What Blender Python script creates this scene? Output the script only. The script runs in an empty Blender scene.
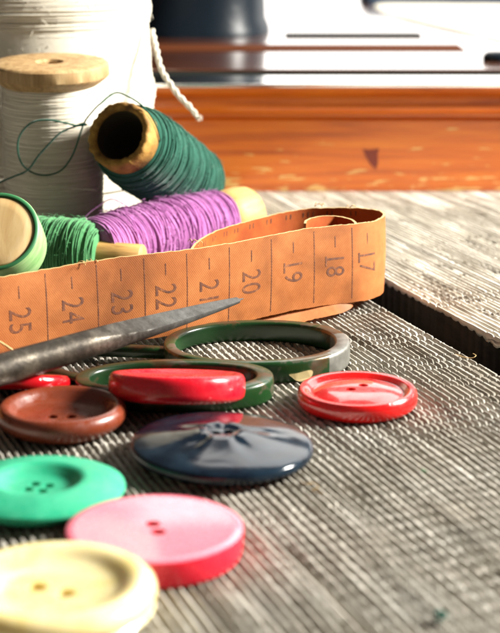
import bpy, bmesh, math, random
import numpy as np
from mathutils import Vector, Matrix, Quaternion

random.seed(7)
RNG = np.random.default_rng(11)
U = 0.01                       # everything below is written in centimetres
SC = bpy.context.scene
COL = SC.collection
R = math.radians

# ------------------------------------------------------------------ camera
FPX, CXP, CYP = 1600.0, 250.0, 316.5      # focal length in photo pixels
PITCH, CAMH = R(15.2), 9.8
_up = np.array((0, math.sin(PITCH), math.cos(PITCH)))
_fw = np.array((0, math.cos(PITCH), -math.sin(PITCH)))


def ray(px, py):
    return _fw + np.array((1.0, 0, 0)) * (px - CXP) / FPX + _up * (CYP - py) / FPX


def onz(px, py, z=0.0):
    """where the sight line of a photo pixel meets height z (cm)"""
    d = ray(px, py)
    return np.array((0, 0, CAMH)) + d * ((z - CAMH) / d[2])


def ony(px, py, y):
    d = ray(px, py)
    return np.array((0, 0, CAMH)) + d * (y / d[1])


def proj(p):
    v = np.asarray(p, float) - np.array((0, 0, CAMH))
    w = v @ _fw
    return CXP + FPX * v[..., 0] / w, CYP - FPX * (v @ _up) / w


cam = bpy.data.cameras.new('camera')
cam.sensor_fit = 'HORIZONTAL'
cam.sensor_width = 36
cam.lens = 36 * FPX / 500
cam.clip_start, cam.clip_end = 0.01, 50
cam.dof.use_dof = True
cam.dof.focus_distance = 0.350
cam.dof.aperture_fstop = 35
camo = bpy.data.objects.new('camera', cam)
COL.objects.link(camo)
camo.location = (0, 0, CAMH * U)
camo.rotation_euler = (R(90) - PITCH, 0, 0)
SC.camera = camo

# ------------------------------------------------------------------ helpers


def new_mesh(name, V, F, mats=None, midx=None, smooth=True, sharp=None):
    me = bpy.data.meshes.new(name)
    V = np.asarray(V, float) * U
    me.from_pydata([tuple(v) for v in V], [], [tuple(int(i) for i in f) for f in F])
    for m in (mats if isinstance(mats, (list, tuple)) else [mats]):
        if m:
            me.materials.append(m)
    if midx is not None:
        me.polygons.foreach_set('material_index', np.asarray(midx, np.int32))
    me.polygons.foreach_set('use_smooth', [smooth] * len(me.polygons))
    if smooth and sharp:
        me.set_sharp_from_angle(angle=R(sharp))
    me.update()
    return me


def link(name, me, parent=None, loc=None, quat=None):
    o = bpy.data.objects.new(name, me)
    COL.objects.link(o)
    if parent:
        o.parent = parent
    if loc is not None:
        o.location = Vector(loc) * U
    if quat is not None:
        o.rotation_mode = 'QUATERNION'
        o.rotation_quaternion = quat
    return o


def tag(o, label=None, cat=None, group=None, kind=None):
    for k, v in (('label', label), ('category', cat), ('group', group), ('kind', kind)):
        if v:
            o[k] = v
    return o


def thing(name, label, cat, loc=(0, 0, 0), quat=None, group=None):
    o = link(name, None, None, loc, quat)
    o.empty_display_size = 0.005
    return tag(o, label, cat, group)


def mat4(loc, quat=None):
    q = quat or Quaternion()
    return Matrix.Translation(Vector(loc)) @ q.to_matrix().to_4x4()


def to_local(P, loc, quat=None):
    M = mat4(loc, quat).inverted()
    return np.array([tuple(M @ Vector(p)) for p in P])


def lathe(prof, seg=64, jitter=None, closed=True):
    V, F = [], []
    rings = []
    for (r, z) in prof:
        if r < 1e-6:
            rings.append([len(V)])
            V.append((0, 0, z))
        else:
            idx = []
            for k in range(seg):
                a = 2 * math.pi * k / seg
                rr, zz = (r, z) if jitter is None else jitter(r, z, a)
                idx.append(len(V))
                V.append((rr * math.cos(a), rr * math.sin(a), zz))
            rings.append(idx)
    for A, B in zip(rings, rings[1:]):
        if len(A) == 1 and len(B) == 1:
            continue
        for k in range(seg):
            k2 = (k + 1) % seg
            if len(A) == 1:
                F.append((A[0], B[k2], B[k]))
            elif len(B) == 1:
                F.append((A[k], A[k2], B[0]))
            else:
                F.append((A[k], A[k2], B[k2], B[k]))
    return np.array(V), F


def smooth_path(pts, n, closed=False):
    """Catmull-Rom through pts, n samples evenly spaced by length"""
    P = np.asarray(pts, float)
    m = len(P)
    out = []
    segs = m if closed else m - 1
    for i in range(segs):
        if closed:
            p0, p1, p2, p3 = P[(i - 1) % m], P[i], P[(i + 1) % m], P[(i + 2) % m]
        else:
            p1, p2 = P[i], P[i + 1]
            p0 = P[i - 1] if i else 2 * p1 - p2
            p3 = P[i + 2] if i + 2 < m else 2 * p2 - p1
        for t in np.linspace(0, 1, 24, endpoint=False):
            out.append(.5 * (2 * p1 + (p2 - p0) * t + (2 * p0 - 5 * p1 + 4 * p2 - p3) * t * t + (3 * p1 - p0 - 3 * p2 + p3) * t ** 3))
    out.append(P[0] if closed else P[-1])
    out = np.array(out)
    s = np.concatenate(([0], np.cumsum(np.linalg.norm(np.diff(out, axis=0), axis=1))))
    q = np.linspace(0, s[-1], n, endpoint=not closed)
    return np.stack([np.interp(q, s, out[:, k]) for k in range(out.shape[1])], 1)


def sweep(P, rad, sides=6, section=None, closed=False, up=None):
    """tube (or a section of (a,b) offsets) along the polyline P"""
    P = np.asarray(P, float)
    n = len(P)
    T = np.roll(P, -1, 0) - np.roll(P, 1, 0) if closed else np.gradient(P, axis=0)
    T /= np.linalg.norm(T, axis=1)[:, None] + 1e-12
    rad = np.broadcast_to(np.asarray(rad, float), (n,))
    N = np.zeros_like(P)
    if up is not None:
        for i in range(n):
            v = np.cross(up, T[i])
            N[i] = v / (np.linalg.norm(v) + 1e-12)
    else:
        v = np.cross(T[0], (0.3, 0.2, 1))
        N[0] = v / np.linalg.norm(v)
        for i in range(1, n):
            v = N[i - 1] - T[i] * (N[i - 1] @ T[i])
            N[i] = v / (np.linalg.norm(v) + 1e-12)
    B = np.cross(T, N)
    if section is None:
        a = np.arange(sides) * 2 * math.pi / sides
        section = np.stack((np.cos(a), np.sin(a)), 1)
    sec = np.asarray(section)
    k = len(sec)
    V = (P[:, None, :] + rad[:, None, None] * (sec[None, :, 0, None] * N[:, None, :] + sec[None, :, 1, None] * B[:, None, :])).reshape(-1, 3)
    F = []
    for i in range(n if closed else n - 1):
        i2 = (i + 1) % n
        for j in range(k):
            j2 = (j + 1) % k
            F.append((i * k + j, i * k + j2, i2 * k + j2, i2 * k + j))
    if not closed:
        F.append(tuple(range(k))[::-1])
        F.append(tuple((n - 1) * k + j for j in range(k)))
    return V, F


def join(*parts):
    V, F, M = [], [], []
    off = 0
    for i, p in enumerate(parts):
        V.append(np.asarray(p[0], float))
        F += [tuple(j + off for j in f) for f in p[1]]
        M += [p[2] if len(p) > 2 else 0] * len(p[1])
        off += len(p[0])
    return np.concatenate(V), F, M


_lat = RNG.random((256, 256))


def vnoise(x, y):
    xi, yi = np.floor(x).astype(int), np.floor(y).astype(int)
    fx, fy = x - xi, y - yi
    fx, fy = fx * fx * (3 - 2 * fx), fy * fy * (3 - 2 * fy)
    a, b = _lat[xi % 256, yi % 256], _lat[(xi + 1) % 256, yi % 256]
    c, d = _lat[xi % 256, (yi + 1) % 256], _lat[(xi + 1) % 256, (yi + 1) % 256]
    return (a * (1 - fx) + b * fx) * (1 - fy) + (c * (1 - fx) + d * fx) * fy


def fbm(x, y, o=3):
    s, a, t = 0, 1, 0
    for i in range(o):
        s = s + a * vnoise(x * 2 ** i + 17.3 * i, y * 2 ** i + 5.1 * i)
        t += a
        a *= .5
    return s / t


def turn_to(direction):
    return Vector((0, 0, 1)).rotation_difference(Vector(direction).normalized())


# ------------------------------------------------------------------ materials
class NT:
    def __init__(self, name):
        self.m = bpy.data.materials.new(name)
        self.m.use_nodes = True
        self.t = self.m.node_tree
        self.b = self.t.nodes['Principled BSDF']
        self._c = None

    def n(self, typ, **kw):
        nd = self.t.nodes.new(typ)
        for k, v in kw.items():
            setattr(nd, k, v)
        return nd

    def L(self, a, b):
        self.t.links.new(a, b)

    def set(self, **kw):
        for k, v in kw.items():
            self.b.inputs[k.replace('_', ' ')].default_value = v
        return self

    def coord(self, scale=(1, 1, 1), rot=(0, 0, 0)):
        c = self.n('ShaderNodeTexCoord')
        mp = self.n('ShaderNodeMapping')
        mp.inputs['Scale'].default_value = scale
        mp.inputs['Rotation'].default_value = rot
        self.L(c.outputs['Object'], mp.inputs['Vector'])
        return mp.outputs['Vector']

    def noise(self, vec, scale=1, detail=4, rough=.55, dist=0):
        nd = self.n('ShaderNodeTexNoise')
        nd.inputs['Scale'].default_value = scale
        nd.inputs['Detail'].default_value = detail
        nd.inputs['Roughness'].default_value = rough
        nd.inputs['Distortion'].default_value = dist
        self.L(vec, nd.inputs['Vector'])
        return nd.outputs['Fac']

    def ramp(self, fac, stops):
        nd = self.n('ShaderNodeValToRGB')
        e = nd.color_ramp.elements
        while len(e) < len(stops):
            e.new(.5)
        for i, (p, c) in enumerate(stops):
            e[i].position = p
            e[i].color = tuple(c) + (1,) if not np.isscalar(c) else (c, c, c, 1)
        self.L(fac, nd.inputs['Fac'])
        return nd.outputs['Color']

    def mix(self, fac, a, b, typ='MIX'):
        nd = self.n('ShaderNodeMix', data_type='RGBA', blend_type=typ)
        for k, v in ((0, fac), (6, a), (7, b)):
            if hasattr(v, 'is_linked'):
                self.L(v, nd.inputs[k])
            else:
                nd.inputs[k].default_value = v if np.isscalar(v) else tuple(v) + (1,)
        return nd.outputs[2]

    def bump(self, h, strength=.3, dist=.0003):
        nd = self.n('ShaderNodeBump')
        nd.inputs['Strength'].default_value = strength
        nd.inputs['Distance'].default_value = dist
        self.L(h, nd.inputs['Height'])
        self.L(nd.outputs['Normal'], self.b.inputs['Normal'])

    def base(self, c):
        if hasattr(c, 'is_linked'):
            self.L(c, self.b.inputs['Base Color'])
        else:
            self.b.inputs['Base Color'].default_value = tuple(c) + (1,)
        return self


def yarn_mat(name, c1, c2, sub=0.15):
    k = NT(name)
    v = k.coord((1, 1, 1))
    f = k.noise(v, 900, 3)
    g = k.noise(v, 120, 2)
    c = k.mix(f, c1, c2)
    c = k.mix(g, c, tuple(.8 * x for x in c1), 'MIX')
    k.base(c).set(Roughness=.85)
    k.b.inputs['Sheen Weight'].default_value = .25
    k.b.inputs['Sheen Roughness'].default_value = .4
    k.b.inputs['Specular IOR Level'].default_value = .2
    k.bump(k.noise(v, 2500, 2), .5, .0001)
    return k.m


def plastic(name, col, rough=.22, sub=.35, radius=(1, .3, .2), mottled=.12, coat=.3, col2=None):
    k = NT(name)
    v = k.coord()
    n1 = k.noise(v, 130, 4, .6, .6)
    c = k.mix(k.ramp(n1, [(.35, 0.0), (.7, 1.0)]), col, col2 or tuple(min(1, x * (1 + mottled * 1.5)) for x in col))
    k.base(c)
    k.set(Roughness=rough, Subsurface_Weight=sub, Subsurface_Scale=.0022, Coat_Weight=coat, Coat_Roughness=.06)
    k.b.inputs['Subsurface Radius'].default_value = radius
    r = k.ramp(k.noise(v, 500, 4, .7), [(.35, rough * .7), (.75, min(1, rough * 1.9))])
    k.L(r, k.b.inputs['Roughness'])
    sc1 = k.noise(k.coord((3200, 90, 90), (0, 0, .5)), 1, 2)
    sc2 = k.noise(k.coord((90, 2800, 90), (0, 0, .9)), 1, 2)
    su = k.n('ShaderNodeMath', operation='ADD')
    k.L(k.ramp(sc1, [(.66, 1.0), (.72, 0.0)]), su.inputs[0])
    k.L(k.ramp(sc2, [(.66, 1.0), (.72, 0.0)]), su.inputs[1])
    su2 = k.n('ShaderNodeMath', operation='ADD')
    k.L(su.outputs[0], su2.inputs[0])
    k.L(k.noise(v, 420, 4, .6), su2.inputs[1])
    k.bump(su2.outputs[0], .16, .00012)
    return k.m


def wood(name, c1, c2, c3, scale=(60, 60, 6), rough=.6):
    k = NT(name)
    v = k.coord(scale)
    n1 = k.noise(v, 6, 5, .6, .4)
    n2 = k.noise(v, 22, 3, .6)
    c = k.ramp(n1, [(.3, c1), (.55, c2), (.75, c3)])
    c = k.mix(k.ramp(n2, [(.55, 0.0), (.72, .55)]), c, tuple(.45 * x for x in c1))
    k.base(c).set(Roughness=rough)
    k.bump(n2, .35, .0002)
    return k.m


# rough sawn grey boards
def board_mat(name, pale=0.0):
    k = NT(name)
    c = k.n('ShaderNodeTexCoord')
    mp = k.n('ShaderNodeMapping')
    mp.vector_type = 'TEXTURE'
    mp.inputs['Rotation'].default_value = (0, 0, GRAIN)
    k.L(c.outputs['Object'], mp.inputs['Vector'])
    st = k.n('ShaderNodeMapping')
    st.inputs['Scale'].default_value = (420, 28, 60)
    k.L(mp.outputs['Vector'], st.inputs['Vector'])
    n1 = k.noise(st.outputs['Vector'], 1, 5, .65, .3)
    n2 = k.noise(mp.outputs['Vector'], 45, 4, .6)
    st2 = k.n('ShaderNodeMapping')
    st2.inputs['Scale'].default_value = (160, 5, 40)
    k.L(mp.outputs['Vector'], st2.inputs['Vector'])
    n3 = k.noise(st2.outputs['Vector'], 1, 3, .6, .2)
    g_ = 1.08 + 1.0 * pale
    col = k.ramp(n1, [(.25, (.125 * g_, .112 * g_, .092 * g_)), (.5, (.34 * g_, .322 * g_, .285 * g_)), (.72, (.54 * g_, .522 * g_, .475 * g_))])
    col = k.mix(k.ramp(n2, [(.35, 0.0), (.7, .5)]), col, (.30, .26, .20))
    col = k.mix(k.ramp(n3, [(.56, 0.0), (.68, .6)]), col, (.14, .12, .095))
    k.base(col).set(Roughness=.88)
    k.b.inputs['Specular IOR Level'].default_value = .1
    k.bump(n1, .7, .0004)
    return k.m


GRAIN = R(20)          # the boards run away from the camera, tilted to the left
M_board = board_mat('weathered board')
M_board_pale = board_mat('pale weathered board', 1.0)
k = NT('dark sawn board edge')
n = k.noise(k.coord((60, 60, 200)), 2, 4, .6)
k.base(k.ramp(n, [(.3, (.018, .011, .006)), (.7, (.06, .040, .024))])).set(Roughness=.9)  # aged brown, darkened further to put the gap's shade into the colour
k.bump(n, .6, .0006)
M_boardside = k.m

k = NT('varnished wood')
v = k.coord((1, 1, 1))
vs = k.coord((9, 60, 190))
g1 = k.noise(vs, 1.2, 6, .65, .25)
g2 = k.noise(vs, 4, 4, .6)
c = k.ramp(g1, [(.28, (.25, .038, .003)), (.5, (.56, .125, .007)), (.74, (.70, .215, .016))])
c = k.mix(k.ramp(g2, [(.55, 0.0), (.75, .5)]), c, (.34, .055, .006))
vw = k.coord((95, 60, 620))
w1 = k.noise(vw, 1, 3, .55)
sepz = k.n('ShaderNodeSeparateXYZ')
k.L(v, sepz.inputs[0])
low = k.n('ShaderNodeMapRange')
low.inputs['From Min'].default_value = .024
low.inputs['From Max'].default_value = .0
low.inputs['To Min'].default_value = -.10
low.inputs['To Max'].default_value = .085
k.L(sepz.outputs['Z'], low.inputs['Value'])
ad = k.n('ShaderNodeMath', operation='ADD')
k.L(w1, ad.inputs[0])
k.L(low.outputs['Result'], ad.inputs[1])
c = k.mix(k.ramp(ad.outputs[0], [(.625, 0.0), (.665, .8)]), c, (.66, .43, .14))
k.base(c).set(Roughness=.4, Coat_Weight=.15, Coat_Roughness=.25)
k.bump(g2, .2, .0003)
M_plinth = k.m

k = NT('nickel plate')
v = k.coord((30, 160, 30))
n = k.noise(v, 2, 4)
k.base((.86, .85, .83)).set(Metallic=1.0)
k.L(k.ramp(n, [(.3, .10), (.8, .24)]), k.b.inputs['Roughness'])
M_nickel = k.m

k = NT('black japanned enamel')
v = k.coord()
k.base((.004, .008, .013)).set(Roughness=.36, Specular_IOR_Level=.18)
k.bump(k.noise(v, 90, 3), .25, .0012)
M_black = k.m
k = NT('dark brown lacquered bed')
v = k.coord((8, 120, 8))
n = k.noise(v, 2, 4)
k.base(k.ramp(n, [(.3, (.07, .018, .006)), (.7, (.17, .05, .018))])).set(Roughness=.24, IOR=1.7, Coat_Weight=1.0, Coat_IOR=1.8, Coat_Roughness=.10)
M_bed = k.m
k = NT('matte dark')
k.base((.01, .012, .010)).set(Roughness=.95, Specular_IOR_Level=.05)  # matte near-black for the bed groove and slide plate edge
M_matte_dark = k.m
k = NT('matte brown band')
k.base((.09, .025, .008)).set(Roughness=.85, Specular_IOR_Level=.05)
M_brownstrip = k.m

M_cotton = yarn_mat('white cotton yarn', (.68, .63, .52), (.80, .76, .66))
M_cotton_fine = yarn_mat('white sewing thread', (.78, .72, .60), (.88, .83, .72))
M_teal = yarn_mat('dark green thread', (.013, .088, .058), (.042, .17, .118))
M_purple = yarn_mat('purple thread', (.42, .12, .38), (.63, .31, .56))
M_green = yarn_mat('light green thread', (.04, .20, .07), (.17, .40, .18))
M_spoolwood = wood('pale spool wood', (.30, .17, .065), (.48, .31, .14), (.60, .43, .22))
M_corewood = wood('golden spool wood', (.38, .19, .05), (.57, .33, .105), (.68, .44, .18))
k = NT('cardboard tube')
v = k.coord()
n = k.noise(v, 160, 5, .65)
k.base(k.ramp(n, [(.32, (.07, .03, .005)), (.5, (.27, .135, .02)), (.68, (.46, .255, .05))])).set(Roughness=.75)
k.bump(k.noise(v, 500, 4), .6, .0005)
M_card = k.m
k = NT('dark tube inside')
k.base((.03, .018, .008)).set(Roughness=.95)  # inside of the tube, much darker than the card
M_tube_inside = k.m

# painted reel on the left
k = NT('pale green paint')
v = k.coord((60, 60, 200))
n = k.noise(v, 2, 4, .6)
k.base(k.ramp(n, [(.3, (.13, .30, .09)), (.5, (.24, .43, .16)), (.7, (.33, .50, .22))])).set(Roughness=.55)
k.bump(n, .2, .0003)
M_palegreen = k.m
k = NT('dark green paint')
k.base((.03, .17, .06)).set(Roughness=.5)
M_edgegreen = k.m
k = NT('ivory wood face')
v = k.coord((80, 20, 20))
n = k.noise(v, 3, 5, .6, .5)
k.base(k.ramp(n, [(.3, (.56, .34, .13)), (.55, (.74, .52, .24)), (.75, (.80, .61, .33))])).set(Roughness=.55)
k.bump(n, .2, .0003)
M_face = k.m


# tape
def cloth(name, c1, c2, sub=0):
    k = NT(name)
    v = k.coord()
    n = k.noise(v, 140, 5, .65)
    n2 = k.noise(v, 1500, 2)
    c = k.ramp(n, [(.3, c1), (.7, c2)])
    st = k.noise(v, 55, 3, .6, .8)
    c = k.mix(k.ramp(st, [(.46, 0.0), (.70, .5 + .45 * sub)]), c, tuple(.55 * x for x in c1))
    wv = k.n('ShaderNodeTexWave', wave_type='BANDS', bands_direction='DIAGONAL')
    wv.inputs['Scale'].default_value = 950
    wv.inputs['Distortion'].default_value = 1.5
    k.L(v, wv.inputs['Vector'])
    a = k.n('ShaderNodeMath', operation='ADD')
    k.L(n2, a.inputs[0])
    k.L(wv.outputs['Fac'], a.inputs[1])
    k.base(c).set(Roughness=.62)
    k.b.inputs['Specular IOR Level'].default_value = .3
    k.bump(a.outputs[0], .16, .0001)
    return k.m


M_tape_out = cloth('orange oilcloth', (.29, .085, .017), (.43, .15, .042), .7)
M_tape_in = cloth('tape back', (.32, .055, .009), (.44, .11, .02))
M_tape_edge = cloth('frayed tape edge', (.62, .40, .16), (.75, .52, .24))
k = NT('faded print')
v = k.coord()
n = k.noise(v, 700, 4, .7)
k.base(k.ramp(n, [(.34, (.075, .025, .014)), (.56, (.16, .052, .02)), (.72, (.36, .13, .04))])).set(Roughness=.6)
M_print = k.m

# scissors and bodkin
k = NT('worn green enamel')
v = k.coord()
geo = k.n('ShaderNodeNewGeometry')
sp = k.n('ShaderNodeSeparateXYZ')
k.L(geo.outputs['Normal'], sp.inputs[0])
n = k.noise(v, 85, 5, .62, .4)
mr = k.n('ShaderNodeMath', operation='MULTIPLY_ADD')
k.L(sp.outputs['Z'], mr.inputs[0])
mr.inputs[1].default_value = .055
k.L(n, mr.inputs[2])
wear = k.ramp(mr.outputs[0], [(.56, 0.0), (.62, 1.0)])
n5 = k.noise(v, 60, 3)
metalc = k.ramp(n5, [(.3, (.05, .043, .022)), (.5, (.12, .078, .036)), (.68, (.20, .20, .17))])
c = k.mix(wear, k.ramp(n5, [(.3, (.003, .015, .004)), (.7, (.009, .046, .010))]), metalc)
k.base(c)
k.L(wear, k.b.inputs['Metallic'])
mm = k.n('ShaderNodeMath', operation='MULTIPLY')
mm.inputs[1].default_value = .75
k.L(wear, mm.inputs[0])
k.t.links.new(mm.outputs[0], k.b.inputs['Metallic'])
k.set(Roughness=.3)
k.bump(n, .3, .0004)
M_enamel = k.m
k = NT('dull steel')
v = k.coord((40, 200, 200))
v2 = k.coord()
n = k.noise(v, 2, 5, .65)
n2 = k.noise(v2, 120, 5, .7)
c = k.ramp(n2, [(.3, (.022, .021, .018)), (.5, (.065, .063, .057)), (.72, (.17, .165, .155))])
k.base(c).set(Metallic=.45, Specular_IOR_Level=.25)
k.L(k.ramp(n2, [(.3, .7), (.7, .45)]), k.b.inputs['Roughness'])
k.bump(n2, .35, .0004)
M_steel = k.m
BK_DIR = ony(243.5, 298.5, 33.6) - ony(-120, 405, 26.6)
BK_LEN = float(np.linalg.norm(BK_DIR))
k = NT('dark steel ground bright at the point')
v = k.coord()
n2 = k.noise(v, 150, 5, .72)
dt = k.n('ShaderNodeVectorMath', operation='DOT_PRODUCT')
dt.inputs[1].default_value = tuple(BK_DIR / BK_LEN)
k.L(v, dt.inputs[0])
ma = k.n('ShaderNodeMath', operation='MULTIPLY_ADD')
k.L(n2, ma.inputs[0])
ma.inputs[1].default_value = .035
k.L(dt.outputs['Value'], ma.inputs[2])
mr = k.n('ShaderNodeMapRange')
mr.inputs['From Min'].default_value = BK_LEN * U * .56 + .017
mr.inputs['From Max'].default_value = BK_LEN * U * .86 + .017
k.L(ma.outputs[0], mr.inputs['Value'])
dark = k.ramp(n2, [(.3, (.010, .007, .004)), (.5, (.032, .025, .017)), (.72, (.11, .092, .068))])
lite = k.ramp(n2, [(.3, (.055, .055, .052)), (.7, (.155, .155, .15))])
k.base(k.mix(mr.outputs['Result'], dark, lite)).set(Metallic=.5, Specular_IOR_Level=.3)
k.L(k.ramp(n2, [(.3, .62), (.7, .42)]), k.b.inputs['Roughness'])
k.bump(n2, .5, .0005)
M_bodkin = k.m
k = NT('bright ground steel')
v = k.coord((40, 300, 300))
n = k.noise(v, 2, 4)
k.base(k.ramp(n, [(.3, (.15, .16, .165)), (.7, (.25, .26, .265))])).set(Metallic=.75, Roughness=.42)
k.bump(n, .2, .0002)
M_blade = k.m
k = NT('bare cream chip')
k.base((.50, .40, .19)).set(Roughness=.7)
M_chip = k.m
k = NT('bare grey metal')
v = k.coord()
n = k.noise(v, 200, 4, .6)
k.base(k.ramp(n, [(.3, (.12, .12, .105)), (.7, (.34, .34, .31))])).set(Metallic=.7, Roughness=.42)
k.bump(n, .3, .0003)
M_bare = k.m

M_red = plastic('red plastic', (.56, .006, .006), .2, .15, (1, .1, .1), .1, .8)
M_redpink = plastic('raspberry plastic', (.58, .006, .018), .25, .2, (1, .15, .15), .06)
M_darkred = plastic('dark red plastic', (.36, .004, .008), .15, .1, (1, .1, .1), .05, .3)
M_brown = plastic('brown plastic', (.135, .026, .010), .3, .15, (1, .3, .15), .25, .3)
k = NT('navy pearl plastic')
v = k.coord()
n = k.noise(v, 170, 3, .5, 1.2)
k.base(k.ramp(n, [(.4, (.003, .007, .014)), (.75, (.010, .022, .036))])).set(Roughness=.12, IOR=1.38, Coat_Weight=.15, Coat_Roughness=.04)
k.bump(k.noise(v, 150, 2, .4, .5), .09, .0014)
M_navy = k.m
M_mint = plastic('mint plastic', (.018, .31, .165), .45, .2, (.4, 1, .7), .15, .08)
M_pink_sheen = plastic('pink plastic', (.74, .165, .235), .22, .35, (1, .35, .35), .05, .8)  # button top: pale sky reflection painted into the colour
M_pinkside = plastic('hot pink plastic', (.62, .010, .032), .28, .25, (1, .15, .15), .05, .4)
M_cream = plastic('cream horn plastic', (.74, .60, .24), .2, .5, (1, .8, .35), .1, .8, (.82, .72, .42))

# ------------------------------------------------------------------ table boards
gx, gy = math.sin(GRAIN), -math.cos(GRAIN)      # grain direction, toward the camera
EDGE = onz(500, 373)[:2]                         # a point on the right edge of the near board


def uw_to_xy(u, w):
    """u: cm left of the near board's right edge, w: cm along the grain toward the camera"""
    return EDGE[0] + gx * w + gy * u, EDGE[1] + gy * w - gx * u


def board_height(u, w, rough, seed, hatch=1.0):
    u0 = u + seed * 31.7
    wob = (fbm(u0 * .22, w * .030, 2) - .5) * 1.2 + (fbm(u0 * 1.4 + 9, w * .16, 2) - .5) * .9
    ph = u0 / .147 + wob
    cell = np.floor(ph + .5)                      # one slit per cell, centred on a whole number
    x = np.abs(ph - cell) * 2                     # 0 in the slit, 1 on the ridge
    # saw strokes across the grain break the slits into dashes
    ph2 = w / .40 + u0 * .06 + (fbm(u0 * .07 + 3, w * .10, 2) - .5) * 1.6 + .34 * (vnoise(cell * .71, w * .5) - .5)
    c2 = np.floor(ph2)
    f2 = ph2 - c2
    seg = np.clip((.5 - np.abs(f2 - .5)) / .34, 0, 1)
    seg = seg * seg * (3 - 2 * seg)
    zone = np.clip((fbm(u0 * .25 + 7, w * .14 + 3, 3) - .22) * 3.4, .25, 1) * hatch
    zone = zone * np.clip(.55 + 1.1 * vnoise(c2 * .61, u0 * .45), 0, 1)
    dash = 1 - zone * (1 - seg) * .92
    width = (.42 + .30 * vnoise(cell * .57 + 4, w * .35) + .18 * (fbm(u0 * 5, w * 2.5, 2) - .5)) * (.55 + .45 * dash)
    slit = np.clip((width + .10 - x) / .22, 0, 1)
    slit = slit * slit * (3 - 2 * slit)
    depth = np.clip(.25 + 1.5 * vnoise(cell * .83 + 2, w * .22), .3, 1.15)
    h = -.38 * depth * dash * slit
    # stronger single strokes right across
    line = np.exp(-(np.abs(f2 - np.where(f2 > .5, 1, 0)) / .10) ** 2)
    strong = np.clip((vnoise(c2 * .77 + 31, u0 * .16) - .52) * 4, 0, 1)
    h -= .09 * line * strong * hatch
    h += .022 * (fbm(u0 * 7, w * 2.6, 3) - .5) + .03 * (fbm(u0 * .5, w * .25, 2) - .5) + .018 * (vnoise(cell * 1.3, c2 * .9) - .5)
    for (cu, amp) in ((3.1, .12), (7.4, .12), (10.2, .10)):          # long cracks
        d = u - cu - .35 * (fbm(w * .12 + cu, w * 0 + seed, 2) - .5)
        h -= amp * np.exp(-(d / .035) ** 2) * (vnoise(w * .15 + cu, w * 0 + 3) > .45)
    return h * rough


def make_board(name, us, ws, rough_fn, seed, thick=2.2, label=None, hatch_fn=None, mat=None):
    Ug, Wg = np.meshgrid(us, ws, indexing='ij')
    H = board_height(Ug, Wg, rough_fn(Ug, Wg), seed, 1.0 if hatch_fn is None else hatch_fn(Wg))
    Ue = Ug.copy()
    # ragged long edges
    for side in (0, -1):
        s = 1 if (side == 0) else -1
        Ue[side] += s * (.10 * fbm(Wg[side] * 1.3, Wg[side] * 0 + seed, 3) + .12 * (fbm(Wg[side] * .25, Wg[side] * 0 + 7 + seed, 2) - .5))
        H[side] = H[side] * .35 - .05
    X, Y = uw_to_xy(Ue, Wg)
    nu, nw = Ug.shape
    V = np.stack((X, Y, H), -1).reshape(-1, 3)
    I = np.arange(nu * nw).reshape(nu, nw)
    Q = np.stack((I[:-1, :-1], I[:-1, 1:], I[1:, 1:], I[1:, :-1]), -1).reshape(-1, 4)
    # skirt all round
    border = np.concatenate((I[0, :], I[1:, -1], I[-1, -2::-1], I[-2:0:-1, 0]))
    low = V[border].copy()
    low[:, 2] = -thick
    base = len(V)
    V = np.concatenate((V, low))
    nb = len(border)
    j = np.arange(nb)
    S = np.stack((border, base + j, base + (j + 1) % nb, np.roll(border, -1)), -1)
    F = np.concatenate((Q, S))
    me = bpy.data.meshes.new(name)
    me.vertices.add(len(V))
    me.vertices.foreach_set('co', (V * U).astype(np.float32).ravel())
    me.loops.add(F.size)
    me.loops.foreach_set('vertex_index', F[:, ::-1].astype(np.int32).ravel())
    me.polygons.add(len(F))
    me.polygons.foreach_set('loop_start', np.arange(0, F.size, 4, dtype=np.int32))
    me.update(calc_edges=True)
    me.validate()
    me.polygons.foreach_set('use_smooth', [True] * len(me.polygons))
    me.materials.append(mat or M_board)
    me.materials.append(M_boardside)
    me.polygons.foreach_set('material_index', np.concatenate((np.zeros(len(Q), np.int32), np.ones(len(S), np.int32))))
    return tag(link(name, me), label, None, None, 'structure')


def spaced(a, fine0, fine1, b, fine, coarse):
    return np.concatenate((np.arange(a, fine0, coarse), np.arange(fine0, fine1, fine), np.arange(fine1, b, coarse)))


# near board
make_board('table_board', spaced(0, 0, 11.5, 16.5, .018, .12), spaced(-26, -11, 14.0, 30, .036, .12),
           lambda u, w: 1.0, 0.0)
# the board beyond the gap
make_board('table_board', -spaced(1.15, 1.15, 11, 17, .027, .12)[::-1], spaced(-34, -22, 4, 30, .06, .14),
           lambda u, w: np.clip(.60 + (w + 5) * .035, .14, .62), 3.0, hatch_fn=lambda w: np.clip(1 + (w + 6) * .13, .0, 1), mat=M_board_pale)
# the board on the far left
make_board('table_board', np.arange(17.3, 33, .12), np.arange(-34, 30, .14), lambda u, w: .8, 5.0)
# what shows down in the gap
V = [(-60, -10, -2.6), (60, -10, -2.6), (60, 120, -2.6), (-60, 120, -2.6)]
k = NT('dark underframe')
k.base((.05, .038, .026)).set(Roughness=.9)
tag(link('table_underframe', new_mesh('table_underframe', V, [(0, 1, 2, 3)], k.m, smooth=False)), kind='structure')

# ------------------------------------------------------------------ sewing machine behind
Y0 = onz(330, 191)[1]
ZT = ony(330, 85, Y0)[2]
zz = lambda py: ony(330, py, Y0)[2]
sm = thing('sewing_machine', 'old sewing machine with orange varnished wooden base, shiny metal bed and black pillar', 'sewing machine', (5, Y0, 0))


def lx(V):
    return np.asarray(V, float) - np.array((5, Y0, 0))


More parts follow.
